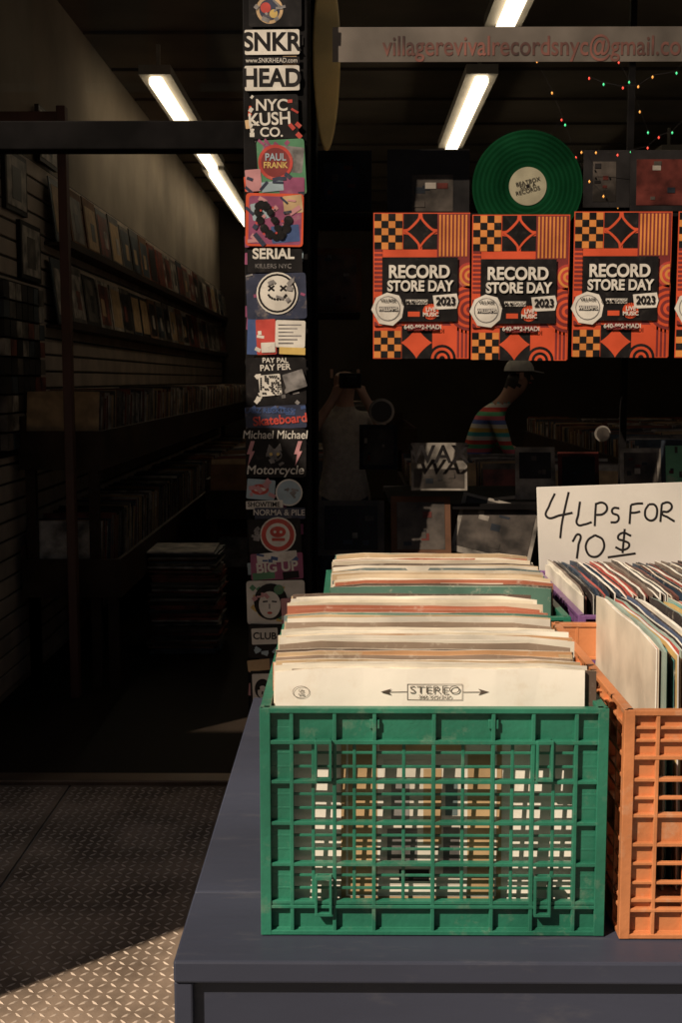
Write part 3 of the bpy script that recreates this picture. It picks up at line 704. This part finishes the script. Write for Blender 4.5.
def person(name,loc,scale,facing,pose,top,cap):
    E=empty(name); E.location=loc; E.scale=(scale,)*3; E.rotation_euler=(0,0,facing)
    J={'pel':(0,0,.95,.15,.115),'waist':(0,pose*-.01,1.08,.135,.10),'chest':(0,pose*-.08,1.30,.165,.115),'neckb':(0,pose*-.16,1.46,.085,.07),'neck':(0,pose*-.20,1.53,.055,.055),'head1':(0,pose*-.24-.01,1.61,.078,.088),'head2':(0,pose*-.26-.01,1.71,.080,.095),
       'hl':(.10,0,.90,.095,.095),'kl':(.11,-.02,.50,.062,.062),'al':(.11,.02,.10,.042,.045),'fl':(.12,-.13,.04,.038,.03),
       'hr':(-.10,0,.90,.095,.095),'kr':(-.11,-.03,.50,.062,.062),'ar':(-.11,.02,.10,.042,.045),'fr':(-.12,-.13,.04,.038,.03),
       'sl':(.17,pose*-.12,1.41,.062,.062),'sr':(-.17,pose*-.12,1.41,.062,.062)}
    if name=='passerby_reflection':
        J.update({'el':(.24,-.26,1.16,.044,.044),'wl':(.20,-.48,1.06,.028,.028),'pl':(.19,-.56,1.04,.034,.018),'er':(-.24,-.24,1.14,.044,.044),'wr':(-.20,-.46,1.02,.028,.028),'pr':(-.19,-.54,1.00,.034,.018)})
    else:
        J.update({'el':(.27,-.20,1.25,.044,.044),'wl':(.12,-.34,1.50,.028,.028),'pl':(.07,-.33,1.58,.034,.018),'er':(-.27,-.20,1.25,.044,.044),'wr':(-.12,-.34,1.50,.028,.028),'pr':(-.07,-.33,1.58,.034,.018)})
    Ed=[('pel','waist'),('waist','chest'),('chest','neckb'),('neckb','neck'),('neck','head1'),('head1','head2'),('pel','hl'),('hl','kl'),('kl','al'),('al','fl'),('pel','hr'),('hr','kr'),('kr','ar'),('ar','fr'),('chest','sl'),('sl','el'),('el','wl'),('wl','pl'),('chest','sr'),('sr','er'),('er','wr'),('wr','pr')]
    for s_ in('l','r'):
        p=Vector(J['p'+s_][:3]); wv=(p-Vector(J['w'+s_][:3])).normalized(); side=Vector((1,0,0)) 
        for i in range(5):
            o=(i-2)*.017; ln=[.055,.075,.082,.076,.06][i] if s_=='l' else [.06,.076,.082,.075,.055][i]
            b1=p+wv*ln*.5+side*o; b2=p+wv*ln*.9+side*o+Vector((0,0,-.02))
            J['f%s%da'%(s_,i)]=(*b1,.010,.010); J['f%s%db'%(s_,i)]=(*b2,.008,.008)
            Ed+=[('p'+s_,'f%s%da'%(s_,i)),('f%s%da'%(s_,i),'f%s%db'%(s_,i))]
    ks=list(J); me=D.meshes.new('body'); me.from_pydata([J[k_][:3] for k_ in ks],[(ks.index(a),ks.index(b)) for a,b in Ed],[])
    o=D.objects.new('body_rig',me); SC.collection.objects.link(o)
    o.modifiers.new('s','SKIN'); sv=me.skin_vertices[0].data
    for i,k_ in enumerate(ks): sv[i].radius=J[k_][3:5]; sv[i].use_root=(k_=='pel')
    sb=o.modifiers.new('sub','SUBSURF'); sb.levels=2; sb.render_levels=2
    dg=C.evaluated_depsgraph_get(); nm=D.meshes.new_from_object(o.evaluated_get(dg)); D.objects.remove(o)
    nm.materials.clear()
    for m in(skin,top,jeans,hair,shoe): nm.materials.append(m)
    hc=Vector(J['head2'][:3])
    for p in nm.polygons:
        c=p.center; p.use_smooth=True; k_=0
        if c.z<.10: k_=4
        elif c.z<.90 and abs(c.x)<.25 and c.y>-.25: k_=2
        elif c.z<1.49 and abs(c.x)<.30 and c.y>-.24-pose*.06: k_=1
        if c.z>1.60 and (c.y>hc.y+.01 or c.z>hc.z+.05): k_=3
        p.material_index=k_
    b=D.objects.new('body',nm); SC.collection.objects.link(b); b.parent=E
    g=MB()
    f=hc+Vector((0,-.092,-.03)); g.add([f+Vector(v) for v in((-.013,.012,-.02),(.013,.012,-.02),(0,-.018,-.018),(0,.01,.025))],[(0,1,2),(0,2,3),(2,1,3)],skin)
    for sx in(-1,1): g.box(f.x+sx*.03-.011,f.x+sx*.03+.011,f.y+.004,f.y+.02,f.z+.022,f.z+.032,black)
    g.box(f.x-.022,f.x+.022,f.y+.006,f.y+.02,f.z-.046,f.z-.038,red)
    for sx in(-1,1): g.box(f.x+sx*.083-.008,f.x+sx*.083+.008,f.y+.075,f.y+.105,f.z-.02,f.z+.035,skin)
    g.obj('face_features',E,bevel=.003)
    if cap:
        g=MB(); n=20; rings=[]; 
        for j in range(6):
            a=j/5*math.pi/2*.97; rings.append([(hc.x+.098*math.cos(a)*math.cos(t),hc.y+.005+.112*math.cos(a)*math.sin(t),hc.z+.015+.10*math.sin(a)) for t in [i*2*math.pi/n for i in range(n)]])
        vs=[v for r_ in rings for v in r_]; fs=[(j*n+i,j*n+(i+1)%n,(j+1)*n+(i+1)%n,(j+1)*n+i) for j in range(5) for i in range(n)]+[tuple(5*n+i for i in range(n))]
        g.add(vs,fs,capm)
        br=[(hc.x+.09*math.cos(t),hc.y-.07+.11*math.sin(t),hc.z+.018-.02*abs(math.sin(t))) for t in [math.pi+i*math.pi/10 for i in range(11)]]
        g.add(br+[(p[0],p[1],p[2]+.005) for p in br],[tuple(range(11))[::-1],tuple(range(11,22))]+[(i,i+1,i+12,i+11) for i in range(10)],capm)
        g.obj('cap',E,smooth=True)
    return E,hc
person('passerby_reflection',(0.70,6.9,0.012),0.775,math.pi/2,1.3,stripe_mat(),True)  # solid figure behind the window, modelled in place of a pedestrian's reflection
E,hc=person('photographer_reflection',(-0.03,5.9,0.012),0.78,0.1,0.2,plainshirt,False)  # body added indoors to stand for the photographer's reflection in the glass
g=MB(); g.box(-.065,.065,-.42,-.36,1.60,1.69,black); g.box(-.03,.03,-.48,-.42,1.615,1.675,dk); g.obj('camera_body',E,bevel=.008)

# ------------------------------------------------------------ light & camera
w=D.worlds.new('World'); SC.world=w; w.use_nodes=True; nt=w.node_tree
sky=nt.nodes.new('ShaderNodeTexSky'); sky.sky_type='NISHITA'; sky.sun_disc=False
el=math.radians(42); dx,dy=0.735,0.678
sky.sun_elevation=el; sky.sun_rotation=math.atan2(-dx,-dy)
tint=nt.nodes.new('ShaderNodeMixRGB'); tint.blend_type='MULTIPLY'; tint.inputs['Fac'].default_value=1; tint.inputs['Color2'].default_value=(1.0,0.82,0.62,1)
nt.links.new(sky.outputs['Color'],tint.inputs['Color1']); nt.links.new(tint.outputs['Color'],nt.nodes['Background'].inputs['Color']); nt.nodes['Background'].inputs['Strength'].default_value=0.055
sl=D.lights.new('sun','SUN'); sl.energy=5.7; sl.angle=math.radians(0.5); sl.color=(1,0.85,0.67)
so=D.objects.new('sun',sl); SC.collection.objects.link(so)
d=Vector((dx*math.cos(el),dy*math.cos(el),-math.sin(el))); so.rotation_euler=d.to_track_quat('-Z','Y').to_euler(); so.location=(-5,-5,8)
cd=D.cameras.new('camera'); co=D.objects.new('camera',cd); SC.collection.objects.link(co); SC.camera=co
co.location=(0,0,CH); co.rotation_euler=(math.pi/2-TH,0,YAW)
cd.sensor_fit='VERTICAL'; cd.sensor_height=36; cd.lens=F/1024*36; cd.clip_start=0.05; cd.clip_end=1500
SC.view_settings.view_transform='Standard'; SC.view_settings.look='None'; SC.view_settings.exposure=0
